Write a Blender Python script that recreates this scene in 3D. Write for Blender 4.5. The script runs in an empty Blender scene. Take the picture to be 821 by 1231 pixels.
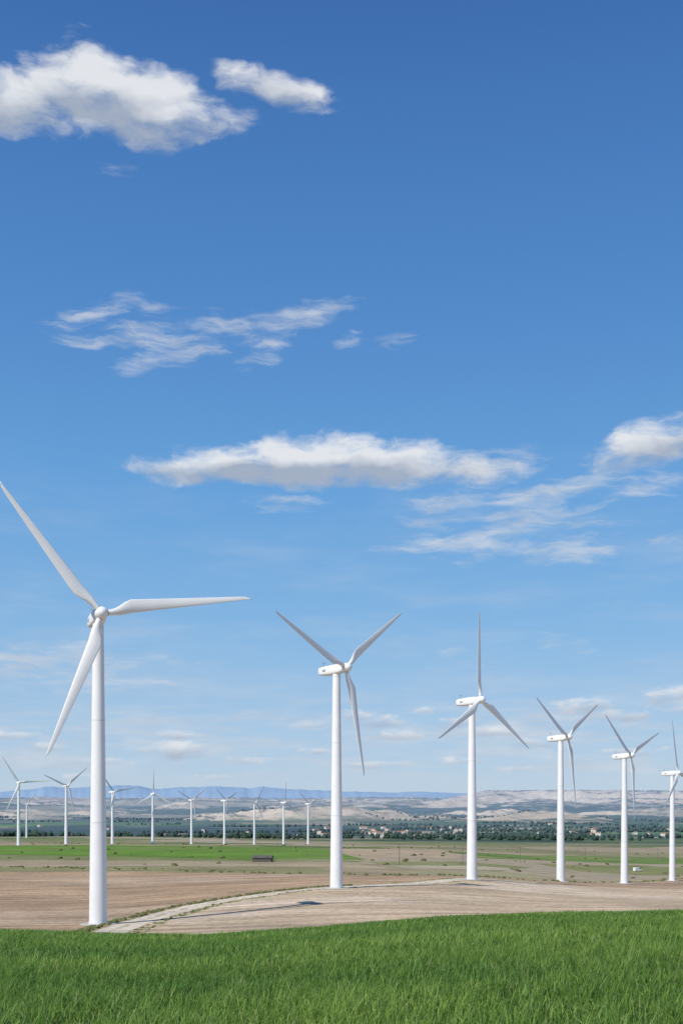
import bpy, math, random
import numpy as np
from mathutils import Matrix, Vector
random.seed(4); rng=np.random.default_rng(7)
F=1400.0; HV=962.0; CU=410.5
sc=bpy.context.scene
try:
    sc.view_settings.view_transform='Standard'; sc.view_settings.look='None'; sc.view_settings.exposure=0
except Exception: pass
def link(o): sc.collection.objects.link(o); return o
def sstep(a,b,x):
    t=np.clip((x-a)/(b-a),0,1); return t*t*(3-2*t)
# ---------------------------------------------------------------- numpy noise
def hsh(ix,iy,seed):
    n=(ix.astype(np.int64)*374761393+iy.astype(np.int64)*668265263+seed*1274126177)&0xffffffff
    n=((n^(n>>13))*1274126177)&0xffffffff
    n=n^(n>>16)
    return (n&0xffff)/65535.0
def vn(x,y,seed=0):
    xi=np.floor(x); yi=np.floor(y); fx=x-xi; fy=y-yi
    fx=fx*fx*(3-2*fx); fy=fy*fy*(3-2*fy)
    a=hsh(xi,yi,seed); b=hsh(xi+1,yi,seed); c=hsh(xi,yi+1,seed); d=hsh(xi+1,yi+1,seed)
    return (a*(1-fx)+b*fx)*(1-fy)+(c*(1-fx)+d*fx)*fy
def fbm(x,y,o=4,seed=0,g=0.5):
    s=0;a=1;n=0
    for i in range(o):
        s=s+a*vn(x*2**i+17*i,y*2**i-9*i,seed+i); n+=a; a*=g
    return s/n
# ---------------------------------------------------------------- terrain height
DIST=np.array([75,110,150,200,245,300,370,420,500,620,750,850,1050,1300,1600,2200,3000,5000,8000.])
COLS={
 -250:[1128,1132,1120,1100,1084,1067,1052,1044,1036,1026,1019,1015,1014,1014,1006,1006,1008,993,981],
 118:[1133,1136,1122,1099,1083,1066,1051,1044,1036,1026,1019,1015,1014,1014,1006,1006,1008,993,981],
 410:[1126,1127,1112,1084,1065.5,1057,1049,1044,1036,1028,1022,1019,1017,1015.5,1012,1008,1008,993,981],
 570:[1112,1116,1106,1088,1071,1055,1051,1048,1042,1034,1029,1026,1022,1018,1014,1009,1008,993,981],
 677:[1109,1113,1104,1090,1078,1067,1060,1056,1050,1042,1036,1032,1027,1022,1016,1010,1008,993,981],
 751:[1108,1112,1103,1091,1080,1071,1065,1062,1056,1048,1041,1036,1030,1024,1017,1010,1008,993,981],
 1000:[1108,1112,1103,1092,1082,1074,1068,1066,1063,1055,1048,1042,1034,1026,1018,1011,1008,993,981]}
cu=np.array(sorted(COLS)); caz=np.arctan((cu-CU)/F)
LG=np.linspace(math.log(70),math.log(8000),500); AG=np.linspace(-0.6,0.6,241)
tmp=np.array([np.interp(LG,np.log(DIST),(np.array(COLS[c])-HV)/F) for c in cu])
G=np.array([[0.0]*len(LG)]*len(AG))
for j in range(len(LG)): G[:,j]=np.interp(AG,caz,tmp[:,j])
def blur(M,n,ax):
    k=np.exp(-0.5*(np.arange(-2*n,2*n+1)/n)**2); k/=k.sum()
    pad=[(0,0),(0,0)]; pad[ax]=(2*n,2*n); P=np.pad(M,pad,mode='edge')
    return np.apply_along_axis(lambda v:np.convolve(v,k,'valid'),ax,P)
G=blur(blur(G,6,1),5,0)
sc_u=np.array([-200,0,150,250,380,520,650,821,1000]); sc_v=np.array([1118,1122,1127,1128,1119,1107,1102,1099,1099])
def H(x,y):
    x=np.asarray(x,float); y=np.asarray(y,float)
    r=np.hypot(x,y)+1e-6; az=np.arctan2(x,y); azc=np.clip(az,-0.45,0.45)
    d=r*np.cos(azc)
    s_c=np.interp(azc,np.arctan((sc_u-CU)/F),(sc_v-HV)/F)
    b=1.6/55**2; a=s_c-2*math.sqrt(1.6*b)
    near=-(1.6+a*d+b*d*d)
    l=np.clip(np.log(np.maximum(d,1)),LG[0],LG[-1]-1e-6)
    fj=(l-LG[0])/(LG[1]-LG[0]); j=np.clip(fj.astype(int),0,len(LG)-2); fj=fj-j
    fi=(azc-AG[0])/(AG[1]-AG[0]); i=np.clip(fi.astype(int),0,len(AG)-2); fi=fi-i
    s=(G[i,j]*(1-fj)+G[i,j+1]*fj)*(1-fi)+(G[i+1,j]*(1-fj)+G[i+1,j+1]*fj)*fi
    far=-s*d
    far=np.where(d>7999,-108.6,far)
    w=sstep(52,82,d)
    z=near*(1-w)+far*w
    z=z+(fbm(x/60,y/60,3,5)-.5)*0.9*sstep(80,200,d)+(fbm(x/9,y/9,3,9)-.5)*0.10*sstep(5,20,d)
    z=z+(fbm(x/500,y/500,3,15)-.5)*14*sstep(1700,3200,d)
    # badlands
    R=sstep(8300,12500,d)
    rid=1-np.abs(2*fbm(x/1000,y/1500,5,31)-1); rid=np.clip((rid-.5)/.5,0,1)
    mesa=sstep(0.085,0.13,az)*sstep(13000,13700,d+1700*(fbm(x/600,y/900,4,77)-.5))
    z=z+R*(50+85*rid**1.3*(0.5+fbm(x/5000,y/5000,2,3))) + mesa*(112+22*(fbm(x/900,y/3000,2,12)-.5))
    mid=sstep(5600,6800,d)*(1-sstep(8300,9500,d))
    z=z+mid*115*np.clip(fbm(x/600,y/800,5,41)-.45,0,1)*2
    return z
def hit(u,v):
    t=(u-CU)/F; s=(v-HV)/F
    y=np.exp(np.linspace(math.log(85),math.log(9000),6000)); z=H(t*y,y)
    k=np.argmax(z>=-s*y) if (z>=-s*y).any() else 0
    return (t*y[k],y[k])
# ---------------------------------------------------------------- terrain mesh
dense=np.linspace(-0.42,0.42,900); side=np.linspace(0.42,math.pi,60)[1:]
AZ=np.concatenate([-side[::-1],dense,side]); AZ=AZ[1:]  # closed ring
RR=np.concatenate([np.exp(np.linspace(math.log(1.5),math.log(60),110)),
   np.exp(np.linspace(math.log(60),math.log(1400),520))[1:],
   np.exp(np.linspace(math.log(1400),math.log(20000),380))[1:],np.array([24000,30000,40000,60000.])])
nA=len(AZ); nR=len(RR)
RG,AGd=np.meshgrid(RR,AZ,indexing='ij')
X=(RG*np.sin(AGd)).ravel(); Y=(RG*np.cos(AGd)).ravel(); Z=H(X,Y)
Zg=Z.reshape(nR,nA)
X=np.append(X,0.);Y=np.append(Y,0.);Z=np.append(Z,-1.6)
ii,jj=np.meshgrid(np.arange(nR-1),np.arange(nA),indexing='ij'); j2=(jj+1)%nA
quads=np.stack([ii*nA+jj,ii*nA+j2,(ii+1)*nA+j2,(ii+1)*nA+jj],-1).reshape(-1,4)[:, ::-1]
jr=np.arange(nA); tris=np.stack([np.full(nA,len(X)-1),(jr+1)%nA,jr],-1)
def mkmesh(name,co,quads=None,tris=None,smooth=True):
    me=bpy.data.meshes.new(name); me.vertices.add(len(co)); me.vertices.foreach_set('co',np.asarray(co,np.float32).ravel())
    L=[];S=[];n=0
    if quads is not None and len(quads): L.append(quads.ravel()); S.append(n+4*np.arange(len(quads))); n+=4*len(quads)
    if tris is not None and len(tris): L.append(tris.ravel()); S.append(n+3*np.arange(len(tris))); n+=3*len(tris)
    L=np.concatenate(L).astype(np.int32); S=np.concatenate(S).astype(np.int32)
    me.loops.add(len(L)); me.loops.foreach_set('vertex_index',L)
    me.polygons.add(len(S)); me.polygons.foreach_set('loop_start',S)
    me.polygons.foreach_set('use_smooth',np.full(len(S),smooth,dtype=bool))
    me.update(calc_edges=True); return me
def setcol(me,col,name='col'):
    a=me.color_attributes.new(name,'FLOAT_COLOR','POINT')
    c=np.ones((len(col),4),np.float32); c[:,:col.shape[1]]=col; a.data.foreach_set('color',c.ravel())
tm=mkmesh('ground',np.stack([X,Y,Z],-1),quads,tris)
# --- land use colours
def C(*a): return np.array(a,float)
d=np.hypot(X,Y); az=np.arctan2(X,Y); dd=d*np.cos(np.clip(az,-.45,.45)); uu=CU+F*np.tan(np.clip(az,-.6,.6))
col=np.zeros((len(X),3))
def inpoly(px,py):
    inside=np.zeros(len(X),bool); n=len(px)
    for k in range(n):
        x1,y1,x2,y2=px[k],py[k],px[k-1],py[k-1]
        c=((y1>Y)!=(y2>Y)); 
        with np.errstate(divide='ignore',invalid='ignore'):
            xi=(x2-x1)*(Y-y1)/((y2-y1) if y2!=y1 else 1e-9)+x1
        inside^=(c&(X<xi))
    return inside
def cells(sx,sy,rot,seed):
    c,s=math.cos(rot),math.sin(rot); a=(X*c+Y*s)/sx; b=(-X*s+Y*c)/sy
    ai=np.floor(a);bi=np.floor(b); best=np.full(len(X),9e9); h=np.zeros(len(X))
    for p in (-1,0,1):
        for q in (-1,0,1):
            cx=ai+p;cy=bi+q; jx=cx+hsh(cx,cy,seed);jy=cy+hsh(cx,cy,seed+5)
            D=np.maximum(np.abs(a-jx),np.abs(b-jy)); m=D<best; best=np.where(m,D,best); h=np.where(m,hsh(cx,cy,seed+11),h)
    return h
# far patchwork
pal=[C(.045,.09,.03),C(.08,.15,.035),C(.24,.21,.09),C(.40,.31,.19),C(.10,.13,.05),C(.035,.065,.03),C(.30,.26,.14),C(.09,.19,.03),C(.05,.085,.035)]
h1=cells(480,260,0.25,3); idx=np.minimum((h1*len(pal)).astype(int),len(pal)-1); farc=np.array(pal)[idx]
h2=cells(190,120,0.12,8); pal2=[C(.20,.19,.09),C(.31,.25,.16),C(.16,.18,.07),C(.34,.28,.19),C(.12,.16,.05),C(.24,.22,.12)]
midc=np.array(pal2)[np.minimum((h2*len(pal2)).astype(int),len(pal2)-1)]
w=sstep(1500,2000,dd)[:,None]; col=midc*(1-w)+farc*w
gr=np.gradient(Zg,axis=0)/np.gradient(RR)[:,None]; ga=np.gradient(Zg,axis=1)/(np.gradient(AZ)[None,:]*RR[:,None])
slope=np.append(np.hypot(gr,ga).ravel(),0)
bad=sstep(5400,6600,dd)
cl=sstep(.07,.15,slope+0.14*(fbm(X/420,Y/420,4,91)-.5))
badc=C(.07,.095,.045)*(1-cl[:,None])+C(.62,.49,.33)*cl[:,None]
h3=cells(900,1300,0.1,38)
badc=np.where((h3>.8)[:,None],badc*.5+C(.42,.34,.22)*.5,badc); badc=np.where((h3<.35)[:,None],badc*.5+C(.03,.055,.025)*.5,badc)
col=col*(1-bad[:,None])+badc*bad[:,None]
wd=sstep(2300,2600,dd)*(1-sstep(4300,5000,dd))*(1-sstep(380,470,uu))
col=col*(1-wd[:,None]*.9)+C(.02,.045,.05)*wd[:,None]*.9  # far-left woodland band, with cloud shadow painted into its dark blue-green colour
wd2=sstep(2700,3000,dd)*(1-sstep(4800,6400,dd))*sstep(.46,.54,fbm(X/380,Y/260,4,55))
col=col*(1-wd2[:,None]*.85)+C(.025,.05,.03)*wd2[:,None]*.85
# near ploughed soil
wob=(fbm(X/25,Y/25,3,23)-.5)*8
b1=np.interp(uu,[-200,0,200,330,440,560,640,700,760,821,1100],[430,425,400,360,330,330,345,380,440,520,560])+wob
plo=(dd>76)&(dd<b1)
n1=fbm(X/40,Y/40,4,61)[:,None]; n2=fbm(X/50+9,Y/26,4,67)[:,None]
dust=sstep(.48,.62,n2)
soilL=C(.36,.25,.155)*(.75+.5*n1); soilR=C(.45,.345,.23)*(.78+.44*n1)
soilL=soilL*(1-.45*dust)+C(.48,.37,.26)*.45*dust; soilR=soilR*(1-.55*dust)+C(.58,.48,.36)*.55*dust
TR=[(70,1140),(105,1128),(135,1119),(165,1108),(200,1098),(240,1088),(285,1080),(335,1073),(385,1067.5),(440,1065),(490,1062.5),(545,1057.5),(575,1056),(640,1061)]
TRW=[hit(u,v) for u,v in TR]; TRW[0]=(TRW[1][0]-14,TRW[1][1]-30)
def dline(P,px=None,py=None):
    px=X if px is None else px; py=Y if py is None else py
    best=np.full(len(px),1e9); side=np.zeros(len(px))
    for (x1,y1),(x2,y2) in zip(P[:-1],P[1:]):
        ex,ey=x2-x1,y2-y1; L=ex*ex+ey*ey; t=np.clip(((px-x1)*ex+(py-y1)*ey)/L,0,1)
        D=np.hypot(px-x1-t*ex,py-y1-t*ey); m=D<best; best=np.where(m,D,best); side=np.where(m,np.sign(ex*(py-y1)-ey*(px-x1)),side)
    return best,side
dt,sd=dline(TRW)
col=np.where(plo[:,None],np.where((sd>0)[:,None],soilL,soilR),col)
st=(dd>b1)&(dd<b1+22); col=np.where(st[:,None],C(.27,.24,.12)*(.8+.4*n1),col)
n3=fbm(X/60,Y/22,4,83)[:,None]
def paint(poly,c,amt=1.0,brown=0.0):
    P=[hit(u,v) for u,v in poly]; m=inpoly([p[0] for p in P],[p[1] for p in P])
    cc=np.asarray(c)*(.8+.4*n1); bb=brown*sstep(.5,.65,n3); cc=cc*(1-bb)+C(.26,.23,.11)*bb
    col[m]=col[m]*(1-amt)+cc[m]*amt
paint([(-150,1043),(200,1041),(380,1043),(430,1049),(330,1049),(150,1048),(-150,1048)],C(.24,.22,.11))
paint([(-150,1034),(150,1035),(420,1037),(470,1044),(380,1042),(200,1039),(-150,1041)],C(.36,.29,.18))
paint([(-150,1024),(150,1030),(300,1034),(440,1035),(430,1037),(150,1035),(-150,1033)],C(.20,.21,.09))
paint([(-150,1016.5),(200,1016.5),(350,1018),(392,1021),(440,1034),(300,1034),(150,1030),(-150,1024)],C(.115,.205,.03),1,.35)
paint([(395,1020),(520,1021),(560,1029),(540,1033),(445,1034)],C(.37,.29,.19))
paint([(440,1036),(560,1036),(640,1043),(600,1048),(480,1044)],C(.22,.22,.10))
paint([(480,1047),(640,1050),(660,1056),(520,1053)],C(.30,.27,.15))
paint([(560,1026),(700,1029),(840,1031),(900,1040),(700,1036),(570,1031)],C(.12,.19,.045),1,.6)
paint([(640,1038),(760,1040),(900,1046),(900,1055),(700,1048)],C(.19,.21,.08),1,.5)
paint([(455,1040),(560,1041),(640,1045),(600,1046),(500,1044)],C(.40,.34,.24))
# track
vn_=fbm(X/2.2,Y/2.2,3,71)
verge=(dt<5.2)&(dt>2.3)&(dd>80)
m=verge&((vn_>.45)&((sd>0)|(vn_>.55))); col[m]=(C(.17,.17,.07)*(.7+.8*vn_[:,None]))[m]
m=(dt<=2.4+.5*(vn_-.5))&(dd>80); col[m]=(C(.58,.50,.39)*(.85+.3*vn_[:,None]))[m]
m=(dt<.45)&(vn_>.5)&(dd>80); col[m]=C(.36,.32,.2)
g=1-sstep(74,79,dd+wob*.3); col=col*(1-g[:,None])+C(.05,.09,.02)*g[:,None]
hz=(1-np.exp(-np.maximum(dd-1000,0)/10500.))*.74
col=col*(1-hz[:,None])+C(.22,.32,.45)*hz[:,None]  # aerial haze blended into the ground colour, growing with distance
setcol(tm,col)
a=tm.color_attributes.new('fur','FLOAT_COLOR','POINT'); fm=np.ones((len(X),4),np.float32); fm[:,0]=plo*(dt>4.5); fm[:,1]=sd>0; a.data.foreach_set('color',fm.ravel())
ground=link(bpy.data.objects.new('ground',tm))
# ---------------------------------------------------------------- materials
def newmat(n):
    m=bpy.data.materials.new(n); m.use_nodes=True; nt=m.node_tree; nt.nodes.clear()
    o=nt.nodes.new('ShaderNodeOutputMaterial'); b=nt.nodes.new('ShaderNodeBsdfPrincipled'); nt.links.new(b.outputs[0],o.inputs[0])
    return m,nt,b,o
def M_(nt,op,a,b=None,c=None,clamp=False):
    n=nt.nodes.new('ShaderNodeMath'); n.operation=op; n.use_clamp=clamp
    for i,v in enumerate((a,b,c)):
        if v is None: continue
        if isinstance(v,(int,float)): n.inputs[i].default_value=v
        else: nt.links.new(v,n.inputs[i])
    return n.outputs[0]
def noise(nt,vec,scale,detail=4,rough=.5):
    n=nt.nodes.new('ShaderNodeTexNoise'); n.inputs['Scale'].default_value=scale; n.inputs['Detail'].default_value=detail; n.inputs['Roughness'].default_value=rough
    if vec is not None: nt.links.new(vec,n.inputs['Vector'])
    return n
def mapr(nt,v,a,b,c,d_,smooth=False):
    n=nt.nodes.new('ShaderNodeMapRange'); 
    if smooth: n.interpolation_type='SMOOTHSTEP'
    for i,k in enumerate((a,b,c,d_)): n.inputs[i+1].default_value=k
    nt.links.new(v,n.inputs[0]); return n.outputs[0]
def mapping(nt,vec,loc=(0,0,0),rot=(0,0,0),scl=(1,1,1),typ='POINT'):
    n=nt.nodes.new('ShaderNodeMapping'); n.vector_type=typ
    n.inputs['Location'].default_value=loc;n.inputs['Rotation'].default_value=rot;n.inputs['Scale'].default_value=scl
    nt.links.new(vec,n.inputs['Vector']); return n.outputs[0]
def vscale(nt,col_,f):
    n=nt.nodes.new('ShaderNodeVectorMath'); n.operation='SCALE'; nt.links.new(col_,n.inputs[0])
    if isinstance(f,(int,float)): n.inputs['Scale'].default_value=f
    else: nt.links.new(f,n.inputs['Scale'])
    return n.outputs[0]
m,nt,b,o=newmat('ground_soil_and_crops')
at=nt.nodes.new('ShaderNodeAttribute'); at.attribute_name='col'
fu=nt.nodes.new('ShaderNodeAttribute'); fu.attribute_name='fur'; sf=nt.nodes.new('ShaderNodeSeparateColor'); nt.links.new(fu.outputs['Color'],sf.inputs[0])
geo=nt.nodes.new('ShaderNodeNewGeometry'); P=geo.outputs['Position']
nA_=noise(nt,P,.9,6,.7); nB=noise(nt,P,.06,5,.6); nC=noise(nt,P,.006,4,.6)
wob_=noise(nt,P,.012,2,.5); wsh=nt.nodes.new('ShaderNodeVectorMath'); wsh.operation='MULTIPLY_ADD'; nt.links.new(wob_.outputs['Color'],wsh.inputs[0]); wsh.inputs[1].default_value=(0,26,0); nt.links.new(P,wsh.inputs[2]); PF=wsh.outputs[0]
f1=noise(nt,mapping(nt,PF,rot=(0,0,.35),scl=(.012,.30,0)),1.0,5,.75)
f2=noise(nt,mapping(nt,PF,rot=(0,0,-.22),scl=(.012,.30,0)),1.0,5,.75)
fr=M_(nt,'ADD',M_(nt,'MULTIPLY',f1.outputs[0],sf.outputs[1]),M_(nt,'MULTIPLY',f2.outputs[0],M_(nt,'SUBTRACT',1.0,sf.outputs[1])))
fr=mapr(nt,fr,.38,.62,-.30,.30); fr=M_(nt,'MULTIPLY',fr,sf.outputs[0])
k=M_(nt,'MULTIPLY',mapr(nt,nA_.outputs[0],.3,.7,.62,1.38),mapr(nt,nB.outputs[0],.3,.7,.82,1.18))
k=M_(nt,'MULTIPLY',k,mapr(nt,nC.outputs[0],.3,.7,.88,1.12)); k=M_(nt,'ADD',k,fr)
nt.links.new(vscale(nt,at.outputs['Color'],k),b.inputs['Base Color']); b.inputs['Roughness'].default_value=.95; b.inputs['Specular IOR Level'].default_value=.1
bp=nt.nodes.new('ShaderNodeBump'); bp.inputs['Strength'].default_value=.5; bp.inputs['Distance'].default_value=.3; nt.links.new(nA_.outputs[0],bp.inputs['Height']); nt.links.new(bp.outputs[0],b.inputs['Normal'])
tm.materials.append(m)
def simple(name,c,rough=.5,var=.06,scale=1.0,spec=.5,metal=0):
    m,nt,b,o=newmat(name); tc=nt.nodes.new('ShaderNodeTexCoord'); n=noise(nt,tc.outputs['Object'],scale,5,.6)
    rgb=nt.nodes.new('ShaderNodeRGB'); rgb.outputs[0].default_value=(*c,1)
    nt.links.new(vscale(nt,rgb.outputs[0],mapr(nt,n.outputs[0],.3,.7,1-var,1+var)),b.inputs['Base Color'])
    b.inputs['Roughness'].default_value=rough; b.inputs['Specular IOR Level'].default_value=spec; b.inputs['Metallic'].default_value=metal
    return m
mWhite=simple('turbine_white_paint',(.78,.79,.79),.42,.04,.35)
mBlade=simple('blade_gelcoat',(.78,.78,.76),.38,.03,.3)
mDark=simple('dark_rubber_seal',(.05,.05,.055),.6)
mGrey=simple('grey_metal',(.3,.31,.32),.5)
mLG=simple('light_grey_seam',(.62,.63,.64),.5)
mConc=simple('concrete',(.42,.40,.36),.9,.15,2)
# ---------------------------------------------------------------- wind turbine parts
def pyd(name,V,Fc,mats,midx=None,smooth=True,auto=None):
    me=bpy.data.meshes.new(name); me.from_pydata(V,[],Fc)
    for mm in mats: me.materials.append(mm)
    for i,p in enumerate(me.polygons):
        p.use_smooth=smooth
        if midx: p.material_index=midx[i]
    me.update(); return me
def lathe(prof,n=40,axis='Z'):
    V=[];Fc=[]
    for (r,h) in prof:
        for k in range(n):
            a=2*math.pi*k/n; V.append((r*math.cos(a),r*math.sin(a),h) if axis=='Z' else (r*math.cos(a),h,r*math.sin(a)))
    for i in range(len(prof)-1):
        for k in range(n):
            q=(i*n+k,i*n+(k+1)%n,(i+1)*n+(k+1)%n,(i+1)*n+k); Fc.append(q if axis=='Z' else q[::-1])
    return V,Fc
HT=43.9
R0=lambda h:1.33-(1.33-.80)*h/HT
V,Fc=lathe([(R0(h),h) for h in np.linspace(-1,HT+.3,24)],48); meTower=pyd('tower',V,Fc,[mWhite])
V=[];Fc=[]
for h in (15,30,43.6):
    v_,f_=lathe([(R0(h)-.03,h-.05),(R0(h)+.018,h-.05),(R0(h)+.018,h+.05),(R0(h)-.03,h+.05)],48); n0=len(V); V+=v_; Fc+=[tuple(n0+i for i in f) for f in f_]
v_,f_=lathe([(1.30,.1),(1.44,.1),(1.44,.34),(1.30,.34)],48); n0=len(V); V+=v_; Fc+=[tuple(n0+i for i in f) for f in f_]
meFl=pyd('tower_flanges',V,Fc,[mLG],smooth=False)
V,Fc=lathe([(2.6,-1.2),(2.6,.08),(2.5,.14),(0.01,.16)],32); mePad=pyd('foundation',V,Fc,[mConc],smooth=False)
def box(V,Fc,x0,x1,y0,y1,z0,z1):
    n=len(V); V+=[(x0,y0,z0),(x1,y0,z0),(x1,y1,z0),(x0,y1,z0),(x0,y0,z1),(x1,y0,z1),(x1,y1,z1),(x0,y1,z1)]
    Fc+=[tuple(n+i for i in f) for f in [(0,3,2,1),(4,5,6,7),(0,1,5,4),(1,2,6,5),(2,3,7,6),(3,0,4,7)]]
V=[];Fc=[]; box(V,Fc,-.45,.45,-1.37,-1.2,1.0,3.0); n1_=len(Fc)
for i in range(4): box(V,Fc,-.5,.5,-1.4-.3*(4-i)+.001,-1.4-.3*(3-i),0.1,.25*(i+1)-.02)
meDoor=pyd('access_door',V,Fc,[mGrey,mConc],[0]*n1_+[1]*(len(Fc)-n1_),smooth=False)
def rrect(w,hb,ht,n=5,p=4.0):
    out=[]
    for k in range(24):
        a=2*math.pi*(k+.5)/24; c,s=math.cos(a),math.sin(a)
        e=2/p; x=abs(c)**e*math.copysign(1,c)*w; z=abs(s)**e*math.copysign(1,s); z=z*ht if z>0 else z*hb
        out.append((x,z))
    return out
secs=[(-1.95,.62,.62,.66),(-1.9,.78,.78,.80),(-1.2,.95,.95,.95),(-.2,1.02,1.02,1.02),(1.5,1.02,1.0,1.05),(3.3,.95,.85,1.02),(4.3,.85,.62,.95),(4.42,.75,.5,.85)]
V=[];Fc=[]
for (y_,w_,hb,ht) in secs:
    for (x_,z_) in rrect(w_,hb,ht): V.append((x_,y_,z_))
N=24
for i in range(len(secs)-1):
    for k_ in range(N): Fc.append((i*N+k_,(i+1)*N+k_,(i+1)*N+(k_+1)%N,i*N+(k_+1)%N)[::-1])
Fc.append(tuple(range(N))); Fc.append(tuple(range((len(secs)-1)*N,len(secs)*N))[::-1])
mi=[0]*len(Fc); mi[-1]=1
meNac=pyd('nacelle',V,Fc,[mWhite,mDark],mi)
V=[];Fc=[]; box(V,Fc,-.03,.03,3.4,3.46,.9,2.0); box(V,Fc,-.35,.35,3.41,3.45,1.8,1.85); box(V,Fc,-.4,-.3,3.35,3.5,1.86,2.05); box(V,Fc,.3,.4,3.2,3.6,1.86,2.0); box(V,Fc,-.5,.5,1.9,2.8,1.0,1.16)
box(V,Fc,-1.03,-.98,2.2,3.0,-.1,.3); box(V,Fc,.98,1.03,2.2,3.0,-.1,.3)
meVane=pyd('anemometer_and_vents',V,Fc,[mGrey],smooth=False)
V,Fc=lathe([(.01,-1.35),(.3,-1.31),(.58,-1.15),(.80,-.85),(.92,-.4),(.95,0.1),(.92,.55),(.86,.62),(.5,.64),(.5,.85)],32,'Y'); Fc=[f[::-1] for f in Fc]
meHub=pyd('hub_spinner',V,Fc,[mWhite])
rs=[.55,.85,1.0,1.25,1.9,2.7,3.6,4.6,6,8,11,14,17,19.5,21.5,22.6,23.1,23.3]
V=[];Fc=[];mi=[];n=20
for r in rs:
    t=0
    if r<1.3: ch=.86;th=.86;off=0
    else:
        t=min(1,(r-1.25)/3.3); t=t*t*(3-2*t)
        cmax=1.95-(r-4.5)*(1.95-.55)/(22-4.5) if r>4.5 else 1.95
        if r>22: cmax=.55*max(.12,(1-((r-22)/1.32)**2))
        ch=.86*(1-t)+cmax*t; th=.86*(1-t)+cmax*(.24-.09*r/23)*t; off=(ch*.5-.43)*1.0*t
    tw=math.radians(16*max(0,1-r/16)**1.3)
    for k_ in range(n):
        a=2*math.pi*k_/n; cx=math.cos(a)*ch/2; ty=math.sin(a)*th/2
        if r>1.3: ty*= (1-.55*t*(math.cos(a)<0)*abs(math.cos(a))) 
        cx-=off; V.append((cx*math.cos(tw)-ty*math.sin(tw),cx*math.sin(tw)+ty*math.cos(tw),r if r<2 else 2+(r-2)*.97))
for i in range(len(rs)-1):
    for k_ in range(n): Fc.append((i*n+k_,i*n+(k_+1)%n,(i+1)*n+(k_+1)%n,(i+1)*n+k_)); mi.append(1 if i==1 else 0)
Fc.append(tuple(range((len(rs)-1)*n,len(rs)*n))); mi.append(0)
meBlade=pyd('blade',V,Fc,[mBlade,mGrey],mi)
def turbine(u,D,yaw,phi,door=200,dz=0.0,x=None):
    y=D; x=(u-CU)/F*D; z=float(H([x],[y])[0])
    e=link(bpy.data.objects.new('wind_turbine',None)); e.location=(x,y,z+dz)
    def part(nm,me,M):
        ob=link(bpy.data.objects.new(nm,me)); ob.parent=e; ob.matrix_local=M; return ob
    I=Matrix.Identity(4)
    part('tower',meTower,I); part('tower_flanges',meFl,I); part('foundation',mePad,I); part('access_door',meDoor,Matrix.Rotation(math.radians(door),4,'Z'))
    Mn=Matrix.Translation((0,0,HT+1.2))@Matrix.Rotation(math.radians(yaw),4,'Z')@Matrix.Rotation(math.radians(-4.5),4,'X')
    part('nacelle',meNac,Mn); part('anemometer_and_vents',meVane,Mn)
    Mh=Mn@Matrix.Translation((0,-2.65,0)); part('hub_spinner',meHub,Mh)
    for k_ in range(3):
        part('blade_%d'%(k_+1),meBlade,Mh@Matrix.Rotation(math.radians(90-phi-120*k_),4,'Y')@Matrix.Rotation(math.radians(2.5),4,'X'))
    return e
T=[(118.5,171,22,9.5),(404.5,240,48,37),(567,294,48,89),(673.5,366,50,31),(750,412,48,24),(807.5,488,49,101)]
for u,D,yw,ph in T: turbine(u,D,yw,ph)
for u,D,yw,ph in [(23,840,30,4),(32.5,1575,40,50),(80,900,44,40),(135.5,1016,48,10),(184,1050,30,90),(230.5,1190,45,35),(270,1210,60,25),(306,1260,50,55),(341,1260,50,85),(370.5,1312,45,20)]:
    turbine(u,D,yw,ph)
# ---------------------------------------------------------------- wheat grass in the foreground
def blades(y0,y1,dens,wd,hgt):
    area=.38*(y1*y1-y0*y0)+6*(y1-y0); n=int(area*dens)
    y=np.sqrt(rng.uniform(y0*y0,y1*y1,n)); x=rng.uniform(-1,1,n)*(.38*y+3)
    c=fbm(x/.45,y/.45,3,101); c2=fbm(x/4,y/4,3,111)
    keep=rng.random(n)<np.clip(.35+1.6*(c-.3),.15,1); x=x[keep];y=y[keep];c=c[keep];c2=c2[keep]; n=len(x)
    z=H(x,y)-.01
    h=hgt*(.5+.65*c+.3*c2)*rng.uniform(.6,1.1,n)
    ang=rng.uniform(0,2*math.pi,n); ln=h*rng.uniform(.08,.85,n)
    lx=np.cos(ang)*ln+.10*h; ly=np.sin(ang)*ln
    wa=rng.uniform(0,math.pi,n); wx=np.cos(wa)*wd*.5; wy=np.sin(wa)*wd*.5*.6
    w=rng.uniform(.7,1.3,n); wx*=w; wy*=w
    B=np.stack([x,y,z],-1); W=np.stack([wx,wy,0*wx],-1)
    Mi=B+np.stack([lx*.3,ly*.3,h*.6],-1); Tp=B+np.stack([lx,ly,h*np.where(ln>.45*h,.72,1)],-1)
    co=np.stack([B-W*.7,B+W*.7,Mi-W,Mi+W,Tp],1).reshape(-1,3)
    base=5*np.arange(n)[:,None]
    q=base+np.array([0,1,3,2]); t=base+np.array([2,3,4])
    hue=np.clip(rng.normal(.42,.28,n)+.9*(c2-.5),0,1)[:,None]
    cc=C(.075,.18,.028)*(1-hue)+C(.26,.38,.07)*hue; br=rng.uniform(.65,1.3,n)[:,None]; cc=cc*br
    dry=rng.random(n)<.02; cc[dry]=C(.38,.37,.17)
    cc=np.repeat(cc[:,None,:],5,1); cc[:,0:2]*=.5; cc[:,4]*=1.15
    return co,q,t,cc.reshape(-1,3)
parts=[blades(9,20,950,.010,.29),blades(20,34,440,.015,.28),blades(34,66,170,.025,.25)]
off=0;CO=[];Q=[];TT=[];CC=[]
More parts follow.
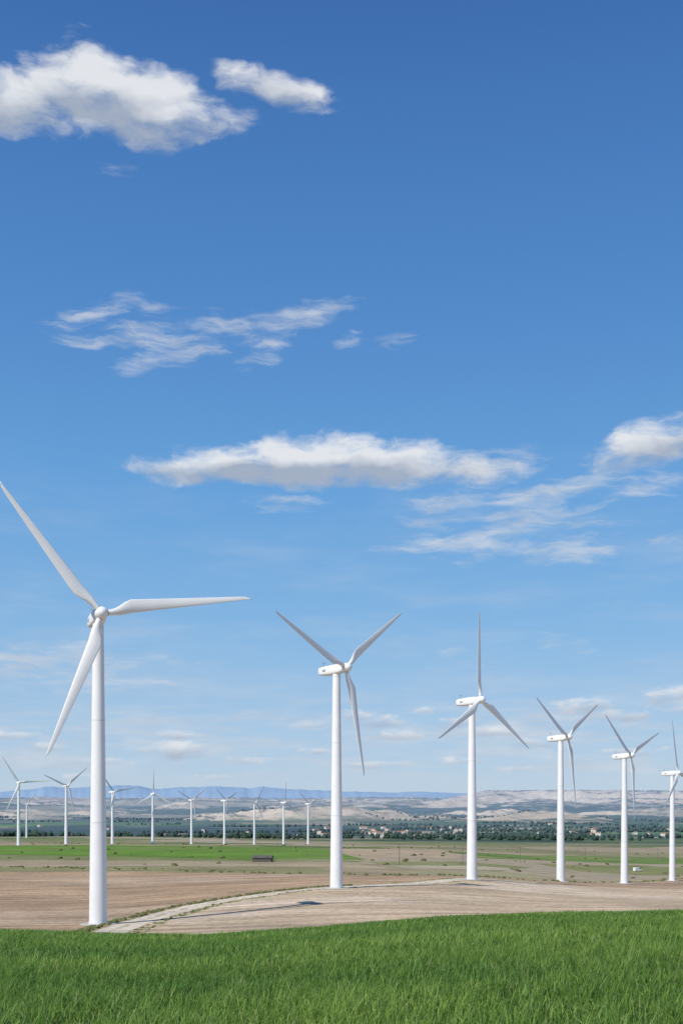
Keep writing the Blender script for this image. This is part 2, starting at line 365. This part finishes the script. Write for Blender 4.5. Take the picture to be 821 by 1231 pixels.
for co,q,t,cc in parts: CO.append(co);Q.append(q+off);TT.append(t+off);CC.append(cc);off+=len(co)
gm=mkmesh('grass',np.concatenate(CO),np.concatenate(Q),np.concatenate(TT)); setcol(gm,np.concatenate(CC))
m,nt,b,o=newmat('wheat_leaf'); at=nt.nodes.new('ShaderNodeAttribute'); at.attribute_name='col'
nt.links.new(at.outputs['Color'],b.inputs['Base Color']); b.inputs['Roughness'].default_value=.5; b.inputs['Specular IOR Level'].default_value=.35
tr=nt.nodes.new('ShaderNodeBsdfTranslucent'); nt.links.new(vscale(nt,at.outputs['Color'],1.4),tr.inputs[0]); mx=nt.nodes.new('ShaderNodeMixShader'); mx.inputs[0].default_value=.35
nt.links.new(b.outputs[0],mx.inputs[1]);nt.links.new(tr.outputs[0],mx.inputs[2]);nt.links.new(mx.outputs[0],o.inputs[0])
gm.materials.append(m); link(bpy.data.objects.new('grass',gm))
# ---------------------------------------------------------------- bushes / distant trees (single masses)
import bmesh
bm=bmesh.new(); bmesh.ops.create_icosphere(bm,subdivisions=2,radius=1); bm.verts.ensure_lookup_table()
IV=np.array([v.co[:] for v in bm.verts]); IF=np.array([[v.index for v in f.verts] for f in bm.faces]); bm.free()
def blobs(name,pts,mat,tint):
    n=len(pts); pts=np.array(pts); co=np.repeat(IV[None],n,0)
    jit=1+rng.normal(0,.16,(n,len(IV),1)); co=co*jit
    rx=pts[:,3][:,None,None]; rz=pts[:,4][:,None,None]
    co=co*np.concatenate([rx,rx,rz],2)+pts[:,None,:3]
    Fi=(IF[None]+len(IV)*np.arange(n)[:,None,None]).reshape(-1,3)
    me=mkmesh(name,co.reshape(-1,3),None,Fi,False)
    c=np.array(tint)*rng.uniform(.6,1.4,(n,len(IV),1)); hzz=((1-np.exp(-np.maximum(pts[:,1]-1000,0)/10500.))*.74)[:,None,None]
    c=c*(1-hzz)+C(.22,.32,.45)*hzz; setcol(me,c.reshape(-1,3)); me.materials.append(mat); return link(bpy.data.objects.new(name,me))  # same distance haze painted into the foliage colours
m,nt,b,o=newmat('foliage'); at=nt.nodes.new('ShaderNodeAttribute'); at.attribute_name='col'; nt.links.new(at.outputs['Color'],b.inputs['Base Color']); b.inputs['Roughness'].default_value=.9; b.inputs['Specular IOR Level'].default_value=.1
pts=[]
for k_ in range(150):
    y=random.uniform(1900,7500); t0=random.uniform(-.42,.42); x0=t0*y; ang=random.uniform(-.25,.25); L=random.uniform(60,500); n=int(L/9)
    if t0>.0 or random.random()<.5:
        for i in range(n):
            if random.random()<.25: continue
            x=x0+math.cos(ang)*L*i/n+random.gauss(0,4); yy=y+math.sin(ang)*L*i/n+random.gauss(0,9); s=random.uniform(2.5,7)
            pts.append((x,yy,0,s*.9,s))
pts=np.array(pts); pts[:,2]=H(pts[:,0],pts[:,1])+pts[:,4]*.75
blobs('distant_trees',pts,m,(.03,.055,.025))
pts=[]
tw=TRW[1:10]
for k_ in range(420):
    i=random.randrange(len(tw)-1); f=random.random(); x=tw[i][0]*(1-f)+tw[i+1][0]*f; y=tw[i][1]*(1-f)+tw[i+1][1]*f
    ex,ey=tw[i+1][0]-tw[i][0],tw[i+1][1]-tw[i][1]; L=math.hypot(ex,ey); s=1 if random.random()<.8 else -1; o_=random.uniform(3.0,4.8)*s
    r=random.uniform(.08,.28)*(1 if s>0 else .6); pts.append((x-ey/L*o_,y+ex/L*o_,0,r*1.8,r))
for k_ in range(220):
    u=random.uniform(-150,900); y=float(np.interp(u,[-200,0,200,330,440,560,640,700,760,821,1100],[430,425,400,360,330,330,345,380,440,520,560]))+random.gauss(4,4)
    r=random.uniform(.12,.4); pts.append(((u-CU)/F*y,y,0,r*1.8,r))
for k_ in range(200):
    u=random.uniform(-150,900); y=random.uniform(450,1300); r=random.uniform(.3,.9); pts.append(((u-CU)/F*y,y,0,r*1.6,r))
pts=np.array(pts); pts[:,2]=H(pts[:,0],pts[:,1])+pts[:,4]*.35
blobs('scrub_bushes',pts,m,(.13,.14,.055))
# ---------------------------------------------------------------- village houses
mWall=simple('rendered_wall',(.62,.57,.50),.9,.2,.2); mRoof=simple('clay_tile_roof',(.34,.18,.12),.9,.2,.5); mWin=simple('window_glass',(.05,.06,.07),.2)
def house(x,y,w,l,h,rot,name='house'):
    V=[];Fc=[]; box(V,Fc,-w/2,w/2,-l/2,l/2,-2,h); mi=[0]*6
    n=len(V); e=.4; rh=w*.22
    V+=[(-w/2-e,-l/2-e,h-.05),(w/2+e,-l/2-e,h-.05),(0,-l/2-e,h+rh),(-w/2-e,l/2+e,h-.05),(w/2+e,l/2+e,h-.05),(0,l/2+e,h+rh)]
    Fc+=[(n,n+1,n+2),(n+4,n+3,n+5),(n,n+2,n+5,n+3),(n+1,n+4,n+5,n+2),(n,n+3,n+4,n+1)]; mi+=[0,0,1,1,0]
    for k_ in range(max(2,int(w/3))):
        xx=-w/2+1.2+k_*(w-2.4)/max(1,int(w/3)-1); box(V,Fc,xx-.5,xx+.5,-l/2-.06,-l/2+.02,1.0,2.4); mi+=[2]*6
    for k_ in range(max(2,int(l/3.5))):
        yy=-l/2+1.5+k_*(l-3)/max(1,int(l/3.5)-1)
        for sx in (-1,1): box(V,Fc,sx*w/2-.05,sx*w/2+.05,yy-.5,yy+.5,1.0,2.4); mi+=[2]*6
    me=pyd(name,V,Fc,[mWall,mRoof,mWin],mi,False); o=link(bpy.data.objects.new(name,me)); o.location=(x,y,float(H([x],[y])[0])); o.rotation_euler=(0,0,rot); return o
for k_ in range(60):
    y=random.gauss(3700,450); u=random.choice([random.uniform(425,560),random.uniform(440,520),random.uniform(600,820),random.uniform(20,400)]); house((u-CU)/F*y,y,random.uniform(8,15),random.uniform(10,30),random.uniform(4,9),random.uniform(-.8,2.2))
def van(x,y,rot):
    e=link(bpy.data.objects.new('parked_van',None)); e.location=(x,y,float(H([x],[y])[0])); e.rotation_euler=(0,0,rot)
    pr=[(-2.5,.35),(-2.5,1.9),(-2.35,2.1),(1.0,2.1),(1.75,1.25),(2.45,1.05),(2.5,.6),(2.45,.35)]
    V=[(px,sy,pz) for sy in (-.9,.9) for px,pz in pr]; n=len(pr); Fc=[tuple(range(n)),tuple(range(n,2*n))[::-1]]+[(i,i+n,(i+1)%n+n,(i+1)%n) for i in range(n)]
    for nm,me in [('body',pyd('body',V,Fc,[mWhite],smooth=False))]: ob=link(bpy.data.objects.new(nm,me)); ob.parent=e
    V=[];Fc=[]
    for s in (-1,1): 
        n=len(V); V+=[(.3,s*.905,1.25),(1.55,s*.905,1.25),(.95,s*.905,1.95),(.3,s*.905,1.95)]; Fc.append((n,n+1,n+2,n+3))
    n=len(V); V+=[(1.1,-.8,2.0),(1.1,.8,2.0),(1.78,.8,1.29),(1.78,-.8,1.29)]; Fc.append((n,n+1,n+2,n+3))
    ob=link(bpy.data.objects.new('windows',pyd('windows',V,Fc,[mWin],smooth=False))); ob.parent=e
    for wx in (-1.6,1.6):
        for s in (-1,1):
            V,Fc=lathe([(.01,-.12),(.34,-.12),(.34,.12),(.01,.12)],20,'Y'); ob=link(bpy.data.objects.new('wheel',pyd('wheel',V,Fc,[mDark],smooth=False))); ob.parent=e; ob.location=(wx,s*.85,.34)
p=hit(766,1047.5); van(p[0],p[1],.5)
p=hit(316,1036); h_=house(p[0],p[1],5,8,1.8,1.45,'farm_shed'); h_.data.materials.clear()
for q in (simple('shed_wall',(.10,.09,.08),.9),simple('shed_roof',(.16,.13,.11),.9),mWin): h_.data.materials.append(q)
mWood=simple('pole_wood',(.16,.13,.10),.9)
for u,v in [(556,1038),(625,1036),(703,1034),(790,1033),(480,1040)]:
    p=hit(u,v); V,Fc=lathe([(.16,-1),(.1,9),(.01,9.01)],8); box(V,Fc,-1.0,1.0,-.08,.08,8.3,8.45)
    for s in (-.9,0,.9): box(V,Fc,s-.06,s+.06,-.06,.06,8.46,8.7)
    o_=link(bpy.data.objects.new('utility_pole',pyd('utility_pole',V,Fc,[mWood],smooth=False))); o_.location=(p[0],p[1],float(H([p[0]],[p[1]])[0]))
# ---------------------------------------------------------------- mountain range
na=900; aa=np.linspace(-.7,.7,na); prof_=np.interp(CU+F*np.tan(aa),[-300,0,60,140,220,300,400,520,640,760,1000],[200,250,350,420,390,350,280,240,200,160,200])
rows=[(30500,-.35),(31500,.25),(32500,.7),(33500,1.0),(36000,.6)]
CO=[];
for r,fh in rows:
    x=r*np.sin(aa);y=r*np.cos(aa); hh=-120+(prof_*(.72+.5*fbm(aa*45,aa*0+1,5,201)) +120)*np.clip(fh+.1*(fbm(aa*200,aa*0+r/999,3,9)-.5)*(fh<1),-.4,1)
    CO.append(np.stack([x,y,hh],-1))
i2,j_=np.meshgrid(np.arange(len(rows)-1),np.arange(na-1),indexing='ij'); Q=np.stack([i2*na+j_,i2*na+j_+1,(i2+1)*na+j_+1,(i2+1)*na+j_],-1).reshape(-1,4)
mm=mkmesh('mountain_range',np.concatenate(CO),Q); mm.materials.append(simple('hazy_mountain',(.25,.36,.49),1,.06,.0008,0)); link(bpy.data.objects.new('mountain_range',mm))  # pale blue base colour has the atmospheric haze painted in
# ---------------------------------------------------------------- sun and sky
EL=math.radians(46); AZS=math.radians(225)
sd_=Vector((math.sin(AZS)*math.cos(EL),math.cos(AZS)*math.cos(EL),math.sin(EL)))
L=bpy.data.lights.new('sun','SUN'); L.energy=4.5; L.angle=math.radians(.5); L.color=(1,.955,.89); lo=link(bpy.data.objects.new('sun',L)); lo.rotation_euler=(-sd_).to_track_quat('-Z','Y').to_euler()
W=bpy.data.worlds.new('World'); sc.world=W; W.use_nodes=True; nt=W.node_tree; nt.nodes.clear()
out=nt.nodes.new('ShaderNodeOutputWorld'); bg=nt.nodes.new('ShaderNodeBackground'); nt.links.new(bg.outputs[0],out.inputs[0]); STR=.1; bg.inputs[1].default_value=STR
sky=nt.nodes.new('ShaderNodeTexSky'); sky.sky_type='NISHITA'; sky.sun_disc=False; sky.sun_elevation=EL; sky.sun_rotation=AZS; sky.altitude=300; sky.air_density=1.0; sky.dust_density=.4; sky.ozone_density=4.0
tc=nt.nodes.new('ShaderNodeTexCoord'); sp=nt.nodes.new('ShaderNodeSeparateXYZ'); nt.links.new(tc.outputs['Generated'],sp.inputs[0])
azn=M_(nt,'MULTIPLY',M_(nt,'ARCTAN2',sp.outputs[0],sp.outputs[1]),14.0); eln=M_(nt,'MULTIPLY',M_(nt,'ARCSINE',sp.outputs[2]),14.0)
cb=nt.nodes.new('ShaderNodeCombineXYZ'); nt.links.new(azn,cb.inputs[0]); nt.links.new(eln,cb.inputs[1]); P0=cb.outputs[0]
wn=noise(nt,mapping(nt,P0,scl=(1,1.6,1)),1.6,3,.55)
def vadd(a,b_,op='ADD'):
    n=nt.nodes.new('ShaderNodeVectorMath'); n.operation=op
    for i,v in enumerate((a,b_)):
        if isinstance(v,tuple): n.inputs[i].default_value=v
        else: nt.links.new(v,n.inputs[i])
    return n.outputs[0]
wc=vadd(wn.outputs['Color'],(.5,.5,.5),'SUBTRACT')
PW=vadd(P0,vadd(wc,(.5,.22,0),'MULTIPLY')); PH=vadd(P0,vadd(wc,(.3,.08,0),'MULTIPLY'))
fn=noise(nt,mapping(nt,PW,scl=(.95,2.3,1),rot=(0,0,-.10)),1.8,8,.58); 
fn2=noise(nt,mapping(nt,PW,loc=(.16,-.24,0),scl=(.95,2.3,1),rot=(0,0,-.10)),1.8,3,.5)
fw=noise(nt,mapping(nt,PW,scl=(.8,4.0,1),rot=(0,0,-.22)),1.6,8,.60)
fh=noise(nt,mapping(nt,PH,scl=(2.4,5.5,1)),1.8,6,.55)
CL=[
(15,120,80,46,0,1.1),(100,100,80,46,0,1.2),(165,125,100,56,0,1.2),(240,150,75,28,5,.85),(60,75,60,25,0,.5),
(325,103,92,28,-10,.9),
(235,563,100,23,3,.95),(300,559,110,30,0,1.0),(380,554,120,38,0,1.2),(465,558,120,32,-3,1.1),(560,566,110,24,0,.8),
(790,530,95,34,14,1.05),(735,552,65,16,12,.7)]
CW=[(145,205,50,18,0,.5),(60,60,80,20,30,.5),(285,130,60,40,0,.5),
(100,380,90,20,22,.95),(160,406,130,18,3,1.0),(280,398,140,26,8,1.1),(360,384,90,22,6,1.1),(215,427,95,18,12,.95),(330,416,55,20,30,.95),(421,408,30,13,5,.9),(470,413,35,18,0,.65),(200,375,60,16,-10,.6),
(340,608,70,15,3,.75),(600,556,90,22,4,.8),
(600,638,160,44,5,1.0),(690,588,170,22,8,1.0),(540,612,90,28,10,.85),(650,660,150,24,-3,1.0),(770,580,110,20,5,.95),(800,655,70,18,10,.6),(500,640,60,30,10,.5),
(50,796,170,26,2,1.05),(165,790,90,14,0,.8),(110,820,130,14,0,.9),(550,780,40,30,40,.45),(680,775,60,22,-20,.5),
(520,880,150,16,0,.8),(720,870,160,18,0,.8),(60,885,120,15,0,.7)]
CH=[(430,858,30,9,0,1),(462,866,42,10,0,1),(480,883,42,8,0,1),(512,853,18,8,0,.9),(548,868,36,8,0,.9),(595,880,46,8,0,.9),(645,893,50,8,0,.8),(700,848,55,12,3,1),(748,860,48,9,0,.9),(802,836,42,14,5,1.1),(825,850,50,11,0,.9),
(215,901,42,14,0,1.1),(218,883,40,8,0,.9),(168,901,34,6,0,.8),(60,897,38,7,0,.8),(18,884,42,7,0,.9),(130,915,55,7,0,.8),(300,915,50,7,0,.8),(380,903,34,6,0,.9),(450,920,70,7,0,.8),(545,915,70,7,0,.8),(625,925,70,6,0,.7),(372,872,28,7,0,.8),(760,903,70,8,0,.8),(90,933,80,6,0,.7),(260,934,80,6,0,.7)]
def accumulate(lst,shade,base,thr=.8):
    Dn=None;Sn=None
    for (u,v,rx,ry,rot,w) in lst:
        a_=math.atan((u-CU)/F); e_=math.atan((HV-v)/F*math.cos(a_))
        mp=mapping(nt,base,loc=(a_*14,e_*14,0),rot=(0,0,math.radians(rot)),scl=(rx/100*math.cos(a_)**2,ry/100*math.cos(e_)**2,1),typ='TEXTURE')
        vl=nt.nodes.new('ShaderNodeVectorMath'); vl.operation='DOT_PRODUCT'; nt.links.new(mp,vl.inputs[0]); nt.links.new(mp,vl.inputs[1])
        mI=M_(nt,'SUBTRACT',w,vl.outputs['Value'])
        Dn=mI if Dn is None else M_(nt,'MAXIMUM',Dn,mI)
        if shade and w>thr:
            sy=nt.nodes.new('ShaderNodeSeparateXYZ'); nt.links.new(mp,sy.inputs[0])
            sI=M_(nt,'MULTIPLY',M_(nt,'MAXIMUM',mI,0.0),sy.outputs[1]); Sn=sI if Sn is None else M_(nt,'ADD',Sn,sI)
    return Dn,Sn
Dn,Sn=accumulate(CL,True,PW); Dw,_=accumulate(CW,False,PW); Dh,Sh=accumulate(CH,True,PH,.5)
dens=M_(nt,'ADD',Dn,M_(nt,'MULTIPLY',M_(nt,'SUBTRACT',fn.outputs[0],.5),2.3)); dens=M_(nt,'MULTIPLY',dens,mapr(nt,Dn,-.9,-.3,0,1))
al=mapr(nt,dens,.08,1.05,0,.94,True)
dw=M_(nt,'ADD',M_(nt,'MULTIPLY',Dw,.6),M_(nt,'MULTIPLY',M_(nt,'SUBTRACT',fw.outputs[0],.5),3.0)); dw=M_(nt,'MULTIPLY',dw,mapr(nt,Dw,-.7,.1,0,1,True))
alw=mapr(nt,dw,.08,1.15,0,.70,True)
dh=M_(nt,'ADD',Dh,M_(nt,'MULTIPLY',M_(nt,'SUBTRACT',fh.outputs[0],.52),3.4)); dh=M_(nt,'MULTIPLY',dh,mapr(nt,Dh,-.9,-.2,0,1))
alh=mapr(nt,dh,.15,1.2,0,.72,True)
bn=noise(nt,mapping(nt,P0,scl=(.45,2.6,1)),1.5,6,.6); band=M_(nt,'MULTIPLY',mapr(nt,eln,.05,.5,.0,1,True),mapr(nt,eln,.7,1.7,1,0,True))
al2=M_(nt,'MULTIPLY',M_(nt,'MULTIPLY',mapr(nt,bn.outputs[0],.40,.66,0,1,True),band),.55)
cn=noise(nt,mapping(nt,P0,rot=(0,0,.15),scl=(.3,1.5,1)),1.3,6,.6); cband=M_(nt,'MULTIPLY',mapr(nt,eln,.5,1.6,0,1,True),mapr(nt,eln,2.2,4.4,1,0,True))
al3=M_(nt,'MULTIPLY',M_(nt,'MULTIPLY',mapr(nt,cn.outputs[0],.42,.8,0,1,True),cband),.3)
inv=lambda s:M_(nt,'SUBTRACT',1.0,s)
alpha=inv(M_(nt,'MULTIPLY',M_(nt,'MULTIPLY',M_(nt,'MULTIPLY',inv(al),inv(alw)),inv(alh)),M_(nt,'MULTIPLY',inv(al2),inv(al3))))
rel=M_(nt,'MULTIPLY',M_(nt,'SUBTRACT',fn.outputs[0],fn2.outputs[0]),.9)
sh=M_(nt,'ADD',M_(nt,'ADD',M_(nt,'MULTIPLY',Sn,1.35),M_(nt,'MULTIPLY',Sh,.9)),M_(nt,'ADD',rel,.56),clamp=True)
mixc=nt.nodes.new('ShaderNodeMix'); mixc.data_type='RGBA'; nt.links.new(sh,mixc.inputs[0])
mixc.inputs[6].default_value=(.38/STR,.44/STR,.54/STR,1); mixc.inputs[7].default_value=(.80/STR,.82/STR,.85/STR,1)
ramp=nt.nodes.new('ShaderNodeValToRGB'); nt.links.new(mapr(nt,eln,0,14*math.pi/2,0,1),ramp.inputs[0])
def el_(v): return math.atan((HV-v)/F)/(math.pi/2)
stops=[(0,(.50,.63,.77)),(el_(890),(.40,.58,.79)),(el_(760),(.235,.475,.775)),(el_(600),(.14,.375,.73)),(el_(400),(.090,.272,.62)),(el_(200),(.065,.21,.53)),(el_(0),(.046,.155,.44)),(1.0,(.02,.08,.28))]
cr=ramp.color_ramp
while len(cr.elements)<len(stops): cr.elements.new(.5)
for e_,(p_,c_) in zip(cr.elements,stops): e_.position=p_; e_.color=(*c_,1)
gs=vscale(nt,ramp.outputs[0],1/STR)
smx=nt.nodes.new('ShaderNodeMix'); smx.data_type='RGBA'; smx.inputs[0].default_value=.88; nt.links.new(sky.outputs[0],smx.inputs[6]); nt.links.new(gs,smx.inputs[7])
fin=nt.nodes.new('ShaderNodeMix'); fin.data_type='RGBA'; nt.links.new(alpha,fin.inputs[0]); nt.links.new(smx.outputs[2],fin.inputs[6]); nt.links.new(mixc.outputs[2],fin.inputs[7])
nt.links.new(fin.outputs[2],bg.inputs[0])
# ---------------------------------------------------------------- camera
cam=bpy.data.cameras.new('camera'); co=link(bpy.data.objects.new('camera',cam)); co.location=(0,0,0); co.rotation_euler=(math.radians(90),0,0)
cam.sensor_fit='VERTICAL'; cam.sensor_height=36; cam.lens=F/1231*36; cam.shift_y=(HV-615.5)/1231; cam.clip_start=.1; cam.clip_end=200000
sc.camera=co
